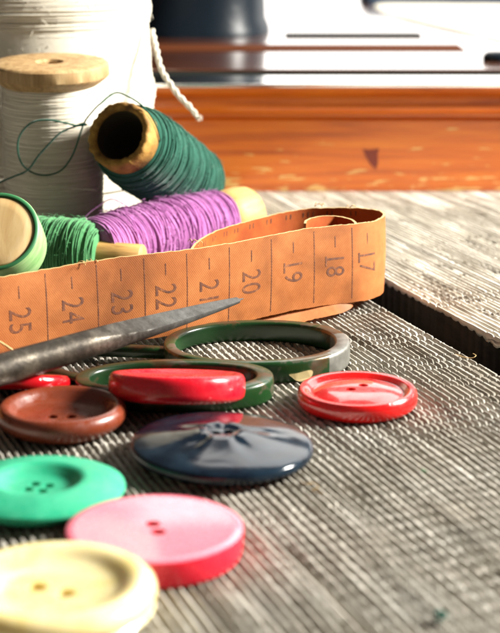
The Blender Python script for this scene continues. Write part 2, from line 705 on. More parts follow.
XA, XB = -24.0, 34.0
prof = [(0.0, .0), (0.0, zz(121)), (.16, zz(118)), (.16, zz(114.5)), (-.05, zz(112)), (-.16, zz(107)), (-.10, zz(101)),
        (.0, zz(98.5)), (.10, zz(95)), (.0, zz(92)), (.02, ZT - .06), (.10, ZT), (46, ZT), (46, 0)]
nx = 120
xs = np.linspace(XA, XB, nx)
V, F = [], []
for i, x in enumerate(xs):
    for (a, b) in prof:
        V.append((x, Y0 + a, b + .015 * (fbm(np.array(x * .5), np.array(b * 2), 2) - .5)))
m = len(prof)
for i in range(nx - 1):
    for j in range(m):
        j2 = (j + 1) % m
        F.append((i * m + j, (i + 1) * m + j, (i + 1) * m + j2, i * m + j2))
F += [tuple(range(m)), tuple((nx - 1) * m + j for j in range(m))[::-1]]
link('plinth', new_mesh('plinth', lx(V), F, M_plinth, sharp=35), sm)


def slab(x0, x1, y0, y1, z0, z1, bev=.08):
    bm = bmesh.new()
    bmesh.ops.create_cube(bm, size=1)
    for v_ in bm.verts:
        v_.co = Vector((x0 if v_.co.x < 0 else x1, y0 if v_.co.y < 0 else y1, z0 if v_.co.z < 0 else z1))
    bmesh.ops.bevel(bm, geom=bm.edges[:], offset=bev, segments=2, affect='EDGES', profile=.6)
    bm.verts.ensure_lookup_table()
    V = [tuple(v_.co) for v_ in bm.verts]
    F = [tuple(v_.index for v_ in f.verts) for f in bm.faces]
    bm.free()
    return np.array(V), F


dz = lambda py: onz(330, py, ZT + .1)[1]
V, F = slab(XA, XB, dz(84.5), dz(76), ZT + .005, ZT + .12, .03)
link('trim_strip', new_mesh('trim_strip', lx(V), F, M_nickel, smooth=False), sm)
V, F = slab(XA, XB, dz(69.5), Y0 + 45.5, ZT + .005, ZT + .11, .03)
link('bed_plate', new_mesh('bed_plate', lx(V), F, M_bed, smooth=False), sm)
V, F = slab(XA, XB, dz(76) + .02, dz(69.5) - .02, ZT + .003, ZT + .03, .01)
link('bed_groove', new_mesh('bed_groove', lx(V), F, M_matte_dark, smooth=False), sm)
xr = onz(462, 48, ZT + .13)[0]
V, F = slab(XA, xr, dz(51.5), dz(45.5), ZT + .113, ZT + .15, .015)  # plain brown band laid across the bed
link('brown_band', new_mesh('brown_band', lx(V), F, M_brownstrip, smooth=False), sm)
xl, xr = onz(285, 36, ZT + .13)[0], onz(421, 36, ZT + .13)[0]
V, F = slab(xl, xr, dz(37.5), dz(35), ZT + .113, ZT + .20, .03)
link('slide_plate_edge', new_mesh('slide_plate_edge', lx(V), F, M_matte_dark, smooth=False), sm)
# screw head at the right edge
p = onz(498, 58, ZT + .2)
V, F = lathe([(0, 0), (.55, 0), (.55, .18), (.42, .3), (0, .33)], 32)
V += p - np.array((0, 0, .09))
link('screw', new_mesh('screw', lx(V), F, M_black, sharp=40), sm)
# pillar
yb = dz(38.5)
xl, xr = onz(120, 38, ZT)[0], onz(266, 38, ZT)[0]
cx_, w_ = (xl + xr) / 2, (xr - xl) / 2
V, F = [], []
levels = [(0, 1.06, .0), (.25, 1.05, 0), (.6, 1.0, 0), (2.0, .985, 0), (8, .97, 0), (13, .97, 0), (13.4, .92, 0), (13.4, 0.001, 0)]
SEG = 72
for (z, s, _) in levels:
    for q in range(SEG):
        a = 2 * math.pi * q / SEG
        e = 2 / 2.5
        V.append((cx_ + s * w_ * math.copysign(abs(math.cos(a)) ** e, math.cos(a)),
                  yb + 3.4 + s * 3.4 * math.copysign(abs(math.sin(a)) ** e, math.sin(a)), ZT + .115 + z))
for i in range(len(levels) - 1):
    for q in range(SEG):
        q2 = (q + 1) % SEG
        F.append((i * SEG + q, i * SEG + q2, (i + 1) * SEG + q2, (i + 1) * SEG + q))
link('pillar', new_mesh('pillar', lx(V), F, M_black, sharp=50), sm)
# dark red chip in the varnish
out = [(363, 149), (369, 150), (379, 148.5), (377.5, 155), (378, 163), (376, 169.5), (371, 165), (366, 157)]
V = [ony(x, y, Y0 - .012) for x, y in out] + [ony(x, y, Y0 + .03) for x, y in out]
n = len(out)
F = [tuple(range(n))[::-1]] + [(i, (i + 1) % n, n + (i + 1) % n, n + i) for i in range(n)]
k = NT('dark red stain')
k.base((.17, .02, .006)).set(Roughness=.5)
link('varnish_chip', new_mesh('varnish_chip', lx(V), F, k.m, smooth=False), sm)

# cream cloth lying on the bed at the far right
def folded(name, outline, height, mat, label):
    ring = smooth_path([onz(x, y, ZT + .12)[:2] for x, y in outline], 90, True)
    cen = ring.mean(0)
    V, F = [], []
    steps = [(1.0, .0), (1.004, .25), (.99, .5), (.95, .72), (.85, .82), (.6, .9), (.3, .93), (.02, .95)]
    for (s_, z) in steps:
        for pt in ring:
            p2 = cen + (pt - cen) * s_
            V.append((p2[0], p2[1], ZT + .113 + height * (z + (.6 * (fbm(np.array(p2[0] * .35), np.array(p2[1] * .2), 2) - .5) if z > .4 else 0))))
    for i in range(len(steps) - 1):
        for j in range(90):
            j2 = (j + 1) % 90
            F.append((i * 90 + j, i * 90 + j2, (i + 1) * 90 + j2, (i + 1) * 90 + j))
    o0 = np.array((cen[0], cen[1], ZT))
    return tag(link(name, new_mesh(name, np.array(V) - o0, F, mat), None, o0), label, 'cloth')


k = NT('cream cloth')
k.base((.82, .77, .66)).set(Roughness=.9)
k.bump(k.noise(k.coord(), 900, 3), .3, .0003)
folded('folded_cloth', ((376, 5), (384, 14), (420, 24), (470, 35), (540, 48), (600, 40), (620, 9), (520, 5), (420, 4.5)), .12, k.m,
       'folded cream cloth lying on the shiny bed at top right')
k = NT('dark blue cloth')
k.base((.012, .030, .055)).set(Roughness=.9)
folded('folded_cloth', ((362, 2), (372, 3.2), (420, 2.6), (520, 2.4), (620, 2.2), (620, -9), (480, -10), (372, -8)), .9, k.m,
       'dark blue folded cloth at the very top right edge behind the cream cloth')


# ------------------------------------------------------------------ threads and spools
def winding(R_fn, z0, z1, layers, step=32, jit=.25, seed=0, thick=.06, growth=.35):
    """one continuous thread wound back and forth: layers = [pitch, ...]"""
    rng = random.Random(seed)
    P = []
    th, z, sgn = rng.random() * 6, z0, 1
    for li, pitch in enumerate(layers):
        dth = 2 * math.pi / step
        cur = pitch
        target = z1 if sgn > 0 else z0
        while (z - target) * sgn < 0:
            r = R_fn(z) + thick * (.5 + growth * li) + thick * .18 * math.sin(th * 3.1 + li) + thick * .25 * math.sin(th * .37 + li * 2)
            zj = z + jit * thick * math.sin(th * .73 + seed) + jit * thick * 1.3 * math.sin(th * .217 + li)
            P.append((r * math.cos(th), r * math.sin(th), zj))
            th += dth
            cur += (pitch * (.6 + .8 * rng.random()) - cur) * .02
            z += sgn * cur / step
        z = target
        sgn = -sgn
    return np.array(P)


def fuzz(R_fn, z0, z1, n, length, rad, seed, arc=(0, 2 * math.pi)):
    """short stray fibres standing off a wound body"""
    rng = random.Random(seed)
    parts = []
    for i in range(n):
        z = rng.uniform(z0, z1)
        a = rng.uniform(*arc)
        r = R_fn(z)
        L = length * rng.uniform(.4, 1.3)
        da, dzz = rng.uniform(-1, 1), rng.uniform(-1, 1)
        pts = []
        for t in (0, .35, .7, 1):
            rr = r + L * (.75 * t - .35 * t * t)
            aa = a + da * L * t / r
            pts.append((rr * math.cos(aa), rr * math.sin(aa), z + dzz * L * t * (.4 + .6 * t)))
        V, F = sweep(pts, rad, 3)
        parts.append((V, F))
    return join(*parts)


# white cone of cotton
cw = np.array(((155 - 250) / FPX * 49 - 3.25, 47.6, 0))
CR = lambda z: 3.28 - .022 * z + .05 * math.sin(z * 2.1) + .03 * math.sin(z * 5.3)
ct = thing('cotton_cone', 'large cone of thick white cotton yarn behind the wooden spool', 'yarn cone', cw)
V, F = lathe([(0, 0), (3.2, 0), (3.25, .2), (CR(2), 2), (CR(4), 4), (CR(6), 6), (CR(8), 8), (CR(10.5), 10.5), (2.6, 10.9), (0, 10.9)], 72)
link('core', new_mesh('core', V, F, M_cotton, sharp=50), ct)
P = winding(CR, .15, 10.6, [.058, .075], 44, .45, 3, .05)
V, F = sweep(P, .034, 5)
link('yarn', new_mesh('yarn', V, F, M_cotton), ct)
Vf, Ff, _ = fuzz(CR, 3, 10.4, 500, .26, .009, 5, (-2.4, .9))
fz = link('fuzz', new_mesh('fuzz', Vf, Ff, M_cotton), ct)
tag(fz, kind='stuff')
pts = [ony(x, y, d) for x, y, d in ((152, 30, 46.6), (157, 52, 46.0), (161, 68, 45.7), (169, 82, 45.4), (180, 97, 45.2), (190, 107, 45.1), (197, 116, 45.0))]
P = smooth_path(pts, 60)
tw = np.arange(60) * .62
off_ = np.stack((np.cos(tw), np.sin(tw) * .3, np.sin(tw)), 1) * np.linspace(.030, .036, 60)[:, None]
rad_ = np.concatenate((np.full(52, .056), np.linspace(.06, .04, 8)))
V1, F1 = sweep(P + off_, rad_, 8)
V2, F2 = sweep(P - off_, rad_, 8)
fr = []
rg = random.Random(3)
for i in range(26):
    e0 = P[-1] + np.array((rg.uniform(-.05, .05), 0, rg.uniform(-.03, .03)))
    dd = np.array((rg.uniform(-.06, .16), rg.uniform(-.06, .06), rg.uniform(-.16, .02)))
    fr.append(sweep(smooth_path([P[-4] + np.array((rg.uniform(-.03, .03), 0, 0)), e0, e0 + dd], 8), .008, 4))
V, F, _ = join((V1, F1), (V2, F2), *fr)
link('yarn_end', new_mesh('yarn_end', V - cw, F, M_cotton), ct)

# wooden spool of white thread
ys = 42.3
cs = ony(51, 70, ys)
HS = ony(51, 63, ys)[2]
cs = np.array((cs[0], ys, 0))
sp_ = thing('wooden_spool', 'upright wooden spool of white thread with a worn disc-shaped top', 'thread spool', cs + np.array((0, 0, .08)), Quaternion((1, 0, 0), R(3.2)))
rb = 1.29


def chip(r, z, a):
    if r > 1.2:
        r += .005 * math.sin(5 * a) + .010 * (fbm(np.array(a * 6.), np.array(z * 9.), 2) - .5)
        z += .010 * (fbm(np.array(a * 8. + 5), np.array(r * 3), 2) - .5)
    return r, z


def hole_chip(r, z, a):
    if .2 < r < .5:
        r *= 1 + .25 * (fbm(np.array(a * 2.), np.array(1.), 2) - .4)
    return chip(r, z, a)


def flange(sign, z):
    return [(.30, z - .9 * sign), (.30, z - .06 * sign), (.36, z), (.9, z + .008), (1.42, z), (1.51, z - .03 * sign), (1.55, z - .07 * sign), (1.56, z - .34 * sign),
            (1.53, z - .38 * sign), (1.25, z - .60 * sign), (.80, z - .80 * sign), (.78, z - .9 * sign)]


V, F = lathe(flange(1, HS), 96, hole_chip)
link('top_flange', new_mesh('top_flange', V, F, M_spoolwood, sharp=40), sp_)
V, F = lathe(flange(-1, 0)[::-1], 96, hole_chip)
link('bottom_flange', new_mesh('bottom_flange', V, F, M_spoolwood, sharp=40), sp_)
V, F = lathe([(.30, .85), (.8, .85), (.8, HS - .85), (.30, HS - .85), (.30, .85)], 48)
link('barrel', new_mesh('barrel', V, F, M_spoolwood, sharp=40), sp_)
SR = lambda z: rb - .05 * abs(z - HS / 2) ** 3 / 6 + .012 * math.sin(z * 3.3)
V, F = lathe([(.8, .55)] + [(SR(z), z) for z in np.linspace(.5, HS - .5, 20)] + [(.8, HS - .55)], 72)
link('thread_bed', new_mesh('thread_bed', V, F, M_cotton_fine), sp_)
P = winding(SR, .5, HS - .5, [.032, .55], 40, .4, 8, .022)
V, F = sweep(P, .0175, 4)
link('thread', new_mesh('thread', V, F, M_cotton_fine), sp_)
crop = lambda x, y: (x / 4.518, 90 + y / 4.521)
lp = [crop(*q) for q in ((-60, 340), (40, 355), (120, 385), (170, 408), (230, 432), (330, 446), (400, 450), (440, 456))]
P = smooth_path([ony(x, y, 40.75 + .25 * abs((x - 50) / 50) ** 2) for x, y in lp], 60)
V, F = sweep(to_local(P, cs + np.array((0, 0, .08)), Quaternion((1, 0, 0), R(3.2))), .014, 5)
link('loose_thread', new_mesh('loose_thread', V, F, M_cotton_fine), sp_)

# dark green thread on a cardboard tube
pa = ony(118, 134, 40.2)
pb = ony(192, 186, 44.0)
q = turn_to(pb - pa)
LT = float(np.linalg.norm(pb - pa))
tt = thing('green_thread_tube', 'dark green thread on an open cardboard tube leaning mouth up over the purple spool', 'thread tube', pa, q)


def ragged(r, z, a):
    if z < .1:
        z += .09 * (fbm(np.array(a * 7.), np.array(r * 4.), 3) - .5)
        r += .08 * (fbm(np.array(a * 9. + 9), np.array(2.), 2) - .5)
    return r, z


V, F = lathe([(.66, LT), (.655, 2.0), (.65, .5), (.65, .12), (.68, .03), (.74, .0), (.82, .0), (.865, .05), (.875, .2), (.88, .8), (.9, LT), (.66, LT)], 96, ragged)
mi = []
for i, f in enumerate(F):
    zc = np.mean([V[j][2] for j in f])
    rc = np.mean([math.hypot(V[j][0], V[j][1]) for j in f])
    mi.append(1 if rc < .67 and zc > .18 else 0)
link('cardboard_tube', new_mesh('cardboard_tube', V, F, [M_card, M_tube_inside], mi, sharp=60), tt)
TR = lambda z: (.90 + .10 * min(1, (z - .55) / .6)) + .05 * math.sin(min(1, z / LT) * math.pi)
V, F = lathe([(.88, .58)] + [(TR(z), z) for z in np.linspace(.62, LT - .15, 24)] + [(.9, LT - .05)], 64)
link('thread_bed', new_mesh('thread_bed', V, F, M_teal), tt)
P = winding(TR, .62, LT - .15, [.042, .12, .22, .5, .35, .8], 36, .7, 12, .04, .20)
V, F = sweep(P, .0185, 5)
link('thread', new_mesh('thread', V, F, M_teal), tt)
Vf, Ff, _ = fuzz(TR, .7, LT - .2, 700, .24, .006, 9)
tag(link('fuzz', new_mesh('fuzz', Vf, Ff, M_teal), tt), kind='stuff')
lp1 = [(-40, 440), (0, 417), (60, 392), (125, 362), (180, 290), (260, 205), (300, 180), (340, 165), (375, 160), (392, 158), (375, 152), (340, 160), (300, 150), (210, 135), (140, 150),
       (90, 205), (80, 270), (100, 335), (150, 375), (215, 385), (280, 360), (330, 290), (365, 190), (385, 140), (420, 95), (450, 65)]
pts = []
for i, (x, y) in enumerate(lp1):
    X, Y = crop(x, y)
    d = 40.55 - .12 * math.sin(i * .55)
    if i > 21:
        d = 40.5 - .1 * (i - 21)
    pts.append(ony(X, Y, d))
loc = to_local(np.array(pts), pa, q)
aend = math.atan2(loc[-1][1], loc[-1][0])
zend = loc[-1][2]
ext = []
sgn_best = None
for sg in (1, -1):
    e = []
    for i in range(1, 30):
        t = i / 29
        a = aend + sg * t * 2.3
        e.append(((.95 - .02 * t) * math.cos(a), (.95 - .02 * t) * math.sin(a), zend + (.75 - zend) * t ** 1.3))
    M = mat4(pa, q)
    pxs = proj(np.array([tuple(M @ Vector(v_)) for v_ in e]))
    if sgn_best is None or pxs[1].mean() < sgn_best[0]:
        sgn_best = (pxs[1].mean(), e)
loc = smooth_path(np.concatenate((loc, np.array(sgn_best[1])[5::4])), 300)
V, F = sweep(loc, .024, 6)
link('loose_thread', new_mesh('loose_thread', V, F, M_teal), tt)

# purple thread spool lying down
qa, qb = onz(104, 250, .90), onz(247, 213.5, .9)
q = turn_to(qb - qa)
LP = float(np.linalg.norm(qb - qa))
pu = thing('purple_thread_spool', 'purple thread spool lying on its side with a pale wooden end', 'thread spool', qa, q)
PR = lambda z: .76 + .10 * math.sin(max(0, min(1, (z + .5) / (LP - .8))) * math.pi) ** .6
endp = [(0, LP), (.38, LP + .01), (.68, LP - .03), (.77, LP - .12), (.80, LP - .4), (.79, LP - .85), (.74, LP - 1.2), (.45, LP - 1.4), (.4, 0.4), (.4, -.5), (.36, -.62), (0, -.62)]
V, F = lathe(endp[::-1], 64)
link('wooden_core', new_mesh('wooden_core', V, F, M_corewood, sharp=50), pu)
V, F = lathe([(.42, -.5)] + [(PR(z), z) for z in np.linspace(-.45, LP - 1.33, 24)] + [(.42, LP - 1.28)], 64)
link('thread_bed', new_mesh('thread_bed', V, F, M_purple), pu)
P = winding(PR, -.45, LP - 1.3, [.045, .12, .25, .2, .5, .8, .4, 1.1, .7, 1.0], 32, .9, 21, .042, .16)
V, F = sweep(P, .0205, 5)
link('thread', new_mesh('thread', V, F, M_purple), pu)
Vf, Ff, _ = fuzz(lambda z: PR(z) + .08, .1, LP - 1.4, 600, .22, .0065, 19)
tag(link('fuzz', new_mesh('fuzz', Vf, Ff, M_purple), pu), kind='stuff')
lp = [(84, 218), (90, 212), (97, 207), (106, 201), (112, 199), (122, 203), (130, 208)]
P = smooth_path([ony(x, y, 40.0 + .02 * i) for i, (x, y) in enumerate(lp)], 40)
V, F = sweep(to_local(P, qa, q), .016, 5)
link('loose_thread', new_mesh('loose_thread', V, F, M_purple), pu)

# light green thread spool lying down
ga, gb = onz(22, 252, .88), onz(143, 259, .88)
q = turn_to(gb - ga)
LG = float(np.linalg.norm(gb - ga))
gs = thing('green_thread_spool', 'light green thread spool lying on its side with a bare wooden stem', 'thread spool', ga, q)
x0 = LG - 1.12
GR = lambda z: .86 - .32 * max(0, (z - (x0 - .5)) / .5) ** 2.2
V, F = lathe([(0, -.3), (.4, -.3), (.42, 0), (.40, x0), (.37, x0 + .5), (.36, LG - .03), (.33, LG), (.12, LG), (.10, LG - .3), (0, LG - .3)], 48)
link('wooden_core', new_mesh('wooden_core', V, F, M_corewood, sharp=50), gs)
V, F = lathe([(.42, -.05)] + [(GR(z), z) for z in np.linspace(0, x0, 24)] + [(.40, x0 + .02)], 64)
link('thread_bed', new_mesh('thread_bed', V, F, M_green), gs)
P = winding(GR, .0, x0 - .02, [.040, .10, .25, .3, .6, .5], 32, .8, 33, .04, .18)
V, F = sweep(P, .019, 5)
link('thread', new_mesh('thread', V, F, M_green), gs)
Vf, Ff, _ = fuzz(lambda z: GR(z) + .05, .1, x0, 300, .2, .006, 29)
tag(link('fuzz', new_mesh('fuzz', Vf, Ff, M_green), gs), kind='stuff')

# round reel end with green rim at the left edge
fc = ony(-4, 231, 35.2)
axis = np.array((-.07, -.80, .60))
axis /= np.linalg.norm(axis)
q = turn_to(axis)
rr = thing('painted_reel', 'round wooden reel with pale green painted rim at the left edge', 'reel', fc - axis * .92, q)
V, F = lathe([(0, -.1), (.93, -.1), (.97, -.05), (.985, .3), (.98, .86), (.965, .90), (.92, .93), (.885, .925), (.86, .85)], 96)
mi = [1 if np.mean([V[j][2] for j in f]) > .885 else 0 for f in F]
link('painted_rim', new_mesh('painted_rim', V, F, [M_palegreen, M_edgegreen], mi, sharp=60), rr)
V, F = lathe([(.865, .82), (.86, .88), (.82, .905), (.6, .915), (.2, .92), (0, .92)], 72)
link('wooden_face', new_mesh('wooden_face', V, F, M_face, sharp=60), rr)

# ------------------------------------------------------------------ tape measure
ZTOP = 2.17
HT = 1.86
front = [(-150, 299.5), (-70, 287), (0, 275.5), (88, 262), (175, 250.5), (260, 237), (300, 230.5), (340, 224.8), (362, 221.6), (375, 218.6), (383.5, 213.8), (382, 208.8), (368, 205.5), (340, 203.8),
         (300, 204.0), (260, 209), (225, 217.5), (202, 228), (192.5, 237), (192, 243), (199, 246)]
inner = [(220, 241.0), (260, 234), (300, 227.6), (338, 223), (354, 220), (356, 216.8), (347, 213.8), (334, 212.6), (319, 215), (308, 219.5), (306, 223)]
ground = np.array([onz(x, y, ZTOP)[:2] for x, y in front + inner])
NT_ = 950
path = smooth_path(ground, NT_)
seg = np.linalg.norm(np.diff(path, axis=0), axis=1)
S = np.concatenate(([0], np.cumsum(seg)))
# bottom height along the strip: raised in front, low in the inner coil
pxp = proj(np.concatenate((path, np.full((NT_, 1), ZTOP)), 1))[0]
iturn = int(np.argmax(pxp))
ileft = iturn + int(np.argmin(pxp[iturn:iturn + 260]))
zb = np.interp(np.arange(NT_), [0, iturn * .45, iturn * .78, iturn, (iturn + ileft) / 2, ileft, ileft + 90, NT_ - 28], [.30, .30, .31, .26, .10, .04, 0, 0.30])
zb = zb + .02 * np.sin(S * 1.3)
ipeak = ileft + int(np.argmax(pxp[ileft:]))
T2 = np.gradient(path, axis=0)
T2 /= np.linalg.norm(T2, axis=1)[:, None]
N2 = np.stack((T2[:, 1], -T2[:, 0]), 1)          # camera side of the front run
TH = .028
NV = 15


def tape_pt(i, h, side):
    lean = .05 * math.sin(S[i] * .9) * (h / HT - .5) + .03 * math.sin(math.pi * h / HT)
    if i > ileft + 20:                              # the inner coil curls forward under the raised front run
        lean += .42 * max(0, 1 - h / .34) ** 1.2 * min(1, (i - ileft - 20) / 50) * min(1, max(0, (ipeak - 12 - i) / 22)) ** .5
    fr_ = 0
    xy = path[i] + N2[i] * (lean + side * TH)
    return (xy[0], xy[1], zb[i] + h)


V, F, MI = [], [], []
edge_j = [(.03 * (fbm(np.array(S[i] * 7), np.array(1.), 3) - .5), .03 * (fbm(np.array(S[i] * 7), np.array(9.), 3) - .5)) for i in range(NT_)]
sec = [(h, 1) for h in np.linspace(0, HT, NV)] + [(h, -1) for h in np.linspace(HT, 0, NV)]
K = len(sec)
for i in range(NT_):
    for (h, sd) in sec:
        hh = h
        if h >= HT - 1e-6:
            hh += edge_j[i][0]
        if h <= 1e-6:
            hh += edge_j[i][1]
        V.append(tape_pt(i, hh, sd))
for i in range(NT_ - 1):
    for j in range(K):
        j2 = (j + 1) % K
        F.append((i * K + j, (i + 1) * K + j, (i + 1) * K + j2, i * K + j2))
        MI.append(0 if j < NV - 1 else 2 if j == NV - 1 else 2 if j == K - 1 else 1)
F += [tuple(range(K)), tuple((NT_ - 1) * K + j for j in range(K))[::-1]]
MI += [2, 2]


def tape_xyz(s, h, off):
    i = np.clip(np.interp(s, S, np.arange(NT_)), 0, NT_ - 1.001)
    i0 = int(i)
    f = i - i0
    a, b = np.array(tape_pt(i0, h, 1)), np.array(tape_pt(i0 + 1, h, 1))
    p = a * (1 - f) + b * f
    n = N2[i0] * (1 - f) + N2[i0 + 1] * f
    return p + np.array((n[0], n[1], 0)) * off


def s_at(px):
    """arc length on the front run where the strip stands at this pixel column (mid height)"""
    P3 = np.concatenate((path[:iturn], np.full((iturn, 1), 1.2)), 1)
    return float(np.interp(px, proj(P3)[0], S[:iturn]))


def patch(s0, s1, h0, h1, ns, nh, off=.004):
    Vp, Fp = [], []
    for a in range(ns + 1):
        for b in range(nh + 1):
            Vp.append(tape_xyz(s0 + (s1 - s0) * a / ns, h0 + (h1 - h0) * b / nh, off))
    for a in range(ns):
        for b in range(nh):
            o = a * (nh + 1) + b
            Fp.append((o, o + nh + 1, o + nh + 2, o + 1))
    return Vp, Fp


def glyphs(txt):
    cu = bpy.data.curves.new('t', 'FONT')
    cu.body = txt
    cu.size = 1
    cu.align_x = 'CENTER'
    cu.resolution_u = 5
    cu.offset = -.004
    cu.space_character = 1.08
    ob = bpy.data.objects.new('t', cu)
    COL.objects.link(ob)
    dg = bpy.context.evaluated_depsgraph_get()
    me = bpy.data.meshes.new_from_object(ob.evaluated_get(dg))
    bm = bmesh.new()
    bm.from_mesh(me)
    bmesh.ops.triangulate(bm, faces=bm.faces[:])
    for _ in range(2):
        bmesh.ops.subdivide_edges(bm, edges=[e_ for e_ in bm.edges if e_.calc_length() > .12], cuts=1)
        bmesh.ops.triangulate(bm, faces=bm.faces[:])
    bm.verts.index_update()
    Vg = np.array([tuple(v_.co) for v_ in bm.verts])
    Fg = [tuple(v_.index for v_ in p_.verts) for p_ in bm.faces]
    bm.free()
    bpy.data.objects.remove(ob)
    bpy.data.curves.remove(cu)
    bpy.data.meshes.remove(me)
    return Vg, Fg


def add_print(Vp, Fp):
    global V
    o = len(V)
    V += [tuple(v_) for v_ in Vp]
    for f in Fp:
        F.append(tuple(o + i for i in f))
        MI.append(3)


numpx = {26: -38, 25: 19, 24: 72, 23: 121, 22: 165, 21: 208, 20: 250, 19: 292, 18: 334, 17: 366}
linepx = [-66, -8, 46, 97, 144, 186, 228, 270, 313, 351]
for num, px in numpx.items():
    sc_ = s_at(px)
    Vg, Fg = glyphs(str(num))
    lo, hi = Vg.min(0), Vg.max(0)
    c = (lo + hi) / 2
    hgt = hi[1] - lo[1]
    kx, ky = .55, .51 / hgt
    Vp = [tape_xyz(sc_ + (v_[1] - c[1]) * ky, .90 - (v_[0] - c[0]) * kx, .004) for v_ in Vg]
    # a font outline has its face normal toward +z of the text: keep it facing out
    add_print(Vp, Fg)
    if str(num)[0] == '1':        # printed ones have feet
        e = kx * (hi[0] - lo[0]) / 2
        h1 = .90 + e
        s0 = sc_ - .29
        add_print(*patch(s0, s0 + .045, h1 - .19, h1 + .05, 1, 3, .0045))
    add_print(*patch(sc_ - .012, sc_ + .012, 1.36, 1.62, 1, 3))
for px in linepx:
    s0 = s_at(px)
    add_print(*patch(s0 - .011, s0 + .011, .10, 1.78, 1, 8))
# fine ticks printed on the back, along the top of the far run
s_a, s_b = S[iturn] + 1.2, S[min(ileft, NT_ - 1)] - .2
for s0 in np.arange(s_a, s_b, .117):
    Vp, Fp = [], []
    for ss in (s0, s0 + .014):
        for h in (1.66, 1.78):
            i0 = int(np.interp(ss, S, np.arange(NT_)))
            p = np.array(tape_pt(i0, h, -1)) - np.array((N2[i0][0], N2[i0][1], 0)) * .004
            Vp.append(p)
    add_print(Vp, [(0, 1, 3, 2)])
tape_o = np.array((*ground[5], 0))
tm = thing('tape_measure', 'orange cloth tape measure standing on edge in a loop, numbers 17 to 25', 'tape measure', tape_o)
link('tape_strip', new_mesh('tape_strip', np.array(V) - tape_o, F, [M_tape_out, M_tape_in, M_tape_edge, M_print], MI, sharp=60), tm)
# frayed threads at the torn edges
parts = []
rng = random.Random(4)
for (px, py, zt) in ((315, 204, 2.15), (322, 204, 2.15), (350, 206, 2.15), (93, 261, 2.17), (85, 262, 2.2), (192, 240, 2.1), (198, 243, 2.1)):
    p = onz(px, py, zt)
    for i in range(3):
        a = rng.uniform(0, 6.28)
        L = rng.uniform(.08, .2)
        pts = [p + np.array((math.cos(a) * L * t, math.sin(a) * L * t * .6, -.06 + .22 * t * (1.2 - t) + rng.uniform(-.02, .02))) for t in (0, .3, .6, 1)]
        parts.append(sweep(smooth_path(pts, 10), .007, 4))
Vf, Ff, _ = join(*parts)
tag(link('frayed_fibre', new_mesh('frayed_fibre', Vf - tape_o, Ff, M_tape_edge), tm), kind='stuff')

# ------------------------------------------------------------------ pointed steel bodkin
tipp = ony(243.5, 298.5, 33.6)
bk_b = ony(-120, 405, 26.6)
d = tipp - bk_b
LB = float(np.linalg.norm(d))
d /= LB
bk = thing('steel_bodkin', 'thick pointed grey steel bodkin lying across the scissors and buttons', 'bodkin', bk_b)
prof_b = [(0, .27), (.15, .30), (2.2, .305), (4.2, .29), (5.4, .27), (6.2, .245), (7.0, .21), (7.8, .17), (8.6, .125), (9.3, .07), (LB - .15, .03), (LB, .008)]
prof_b = [(t if i < 5 else 5.4 + (t - 5.4) * (LB - 5.4) / (prof_b[-1][0] - 5.4), r) for i, (t, r) in enumerate(prof_b)]
tt_ = np.array([a for a, _ in prof_b])
rr_ = np.array([b for _, b in prof_b])
ts = np.linspace(0, LB, 160)
rs = np.interp(ts, tt_, rr_)
side = np.cross(d, (0, 0, 1))
side /= np.linalg.norm(side)
upv = np.cross(side, d)
V, F, MI2 = [], [], []
KS = 40
fa = R(62)                                  # the ground facet looks up and to the viewer
for i, (t, r) in enumerate(zip(ts, rs)):
    bl = min(1, max(0, (t - LB * .50) / (LB * .2)))          # facet strength
    for j in range(KS):
        a = 2 * math.pi * j / KS
        ca, sa = math.cos(a), math.sin(a)
        rad = r * (1 + .03 * (fbm(np.array(t * 1.5), np.array(a * 2.), 2) - .5))
        ox, oy = ca * rad, sa * rad
        nrm = (math.cos(fa), math.sin(fa))
        dn = ox * nrm[0] + oy * nrm[1]
        lim = r * (1 - .55 * bl)
        if dn > lim:
            ox -= nrm[0] * (dn - lim)
            oy -= nrm[1] * (dn - lim)
        V.append(bk_b + d * t + side * ox + upv * oy)
for i in range(len(ts) - 1):
    for j in range(KS):
        j2 = (j + 1) % KS
        F.append((i * KS + j, i * KS + j2, (i + 1) * KS + j2, (i + 1) * KS + j))
        a = 2 * math.pi * (j + .5) / KS
        MI2.append(1 if math.cos(a - fa) > .45 and ts[i] > LB * .55 else 0)
F += [tuple(range(KS))[::-1], tuple((len(ts) - 1) * KS + j for j in range(KS))]
MI2 += [0, 1]
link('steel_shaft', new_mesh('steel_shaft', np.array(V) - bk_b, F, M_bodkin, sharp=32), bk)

# ------------------------------------------------------------------ scissors with green handles
sc_o = onz(165, 352)
scs = thing('scissors', 'old scissors with worn green painted finger rings under the steel bodkin', 'scissors', sc_o)
# rounded band section (a: outward, b: up)
def band(wd, ht, n=16, e=.55):
    out = []
    for i in range(n):
        a = 2 * math.pi * i / n
        out.append((wd * math.copysign(abs(math.cos(a)) ** e, math.cos(a)), ht * math.copysign(abs(math.sin(a)) ** e, math.sin(a))))
    return out


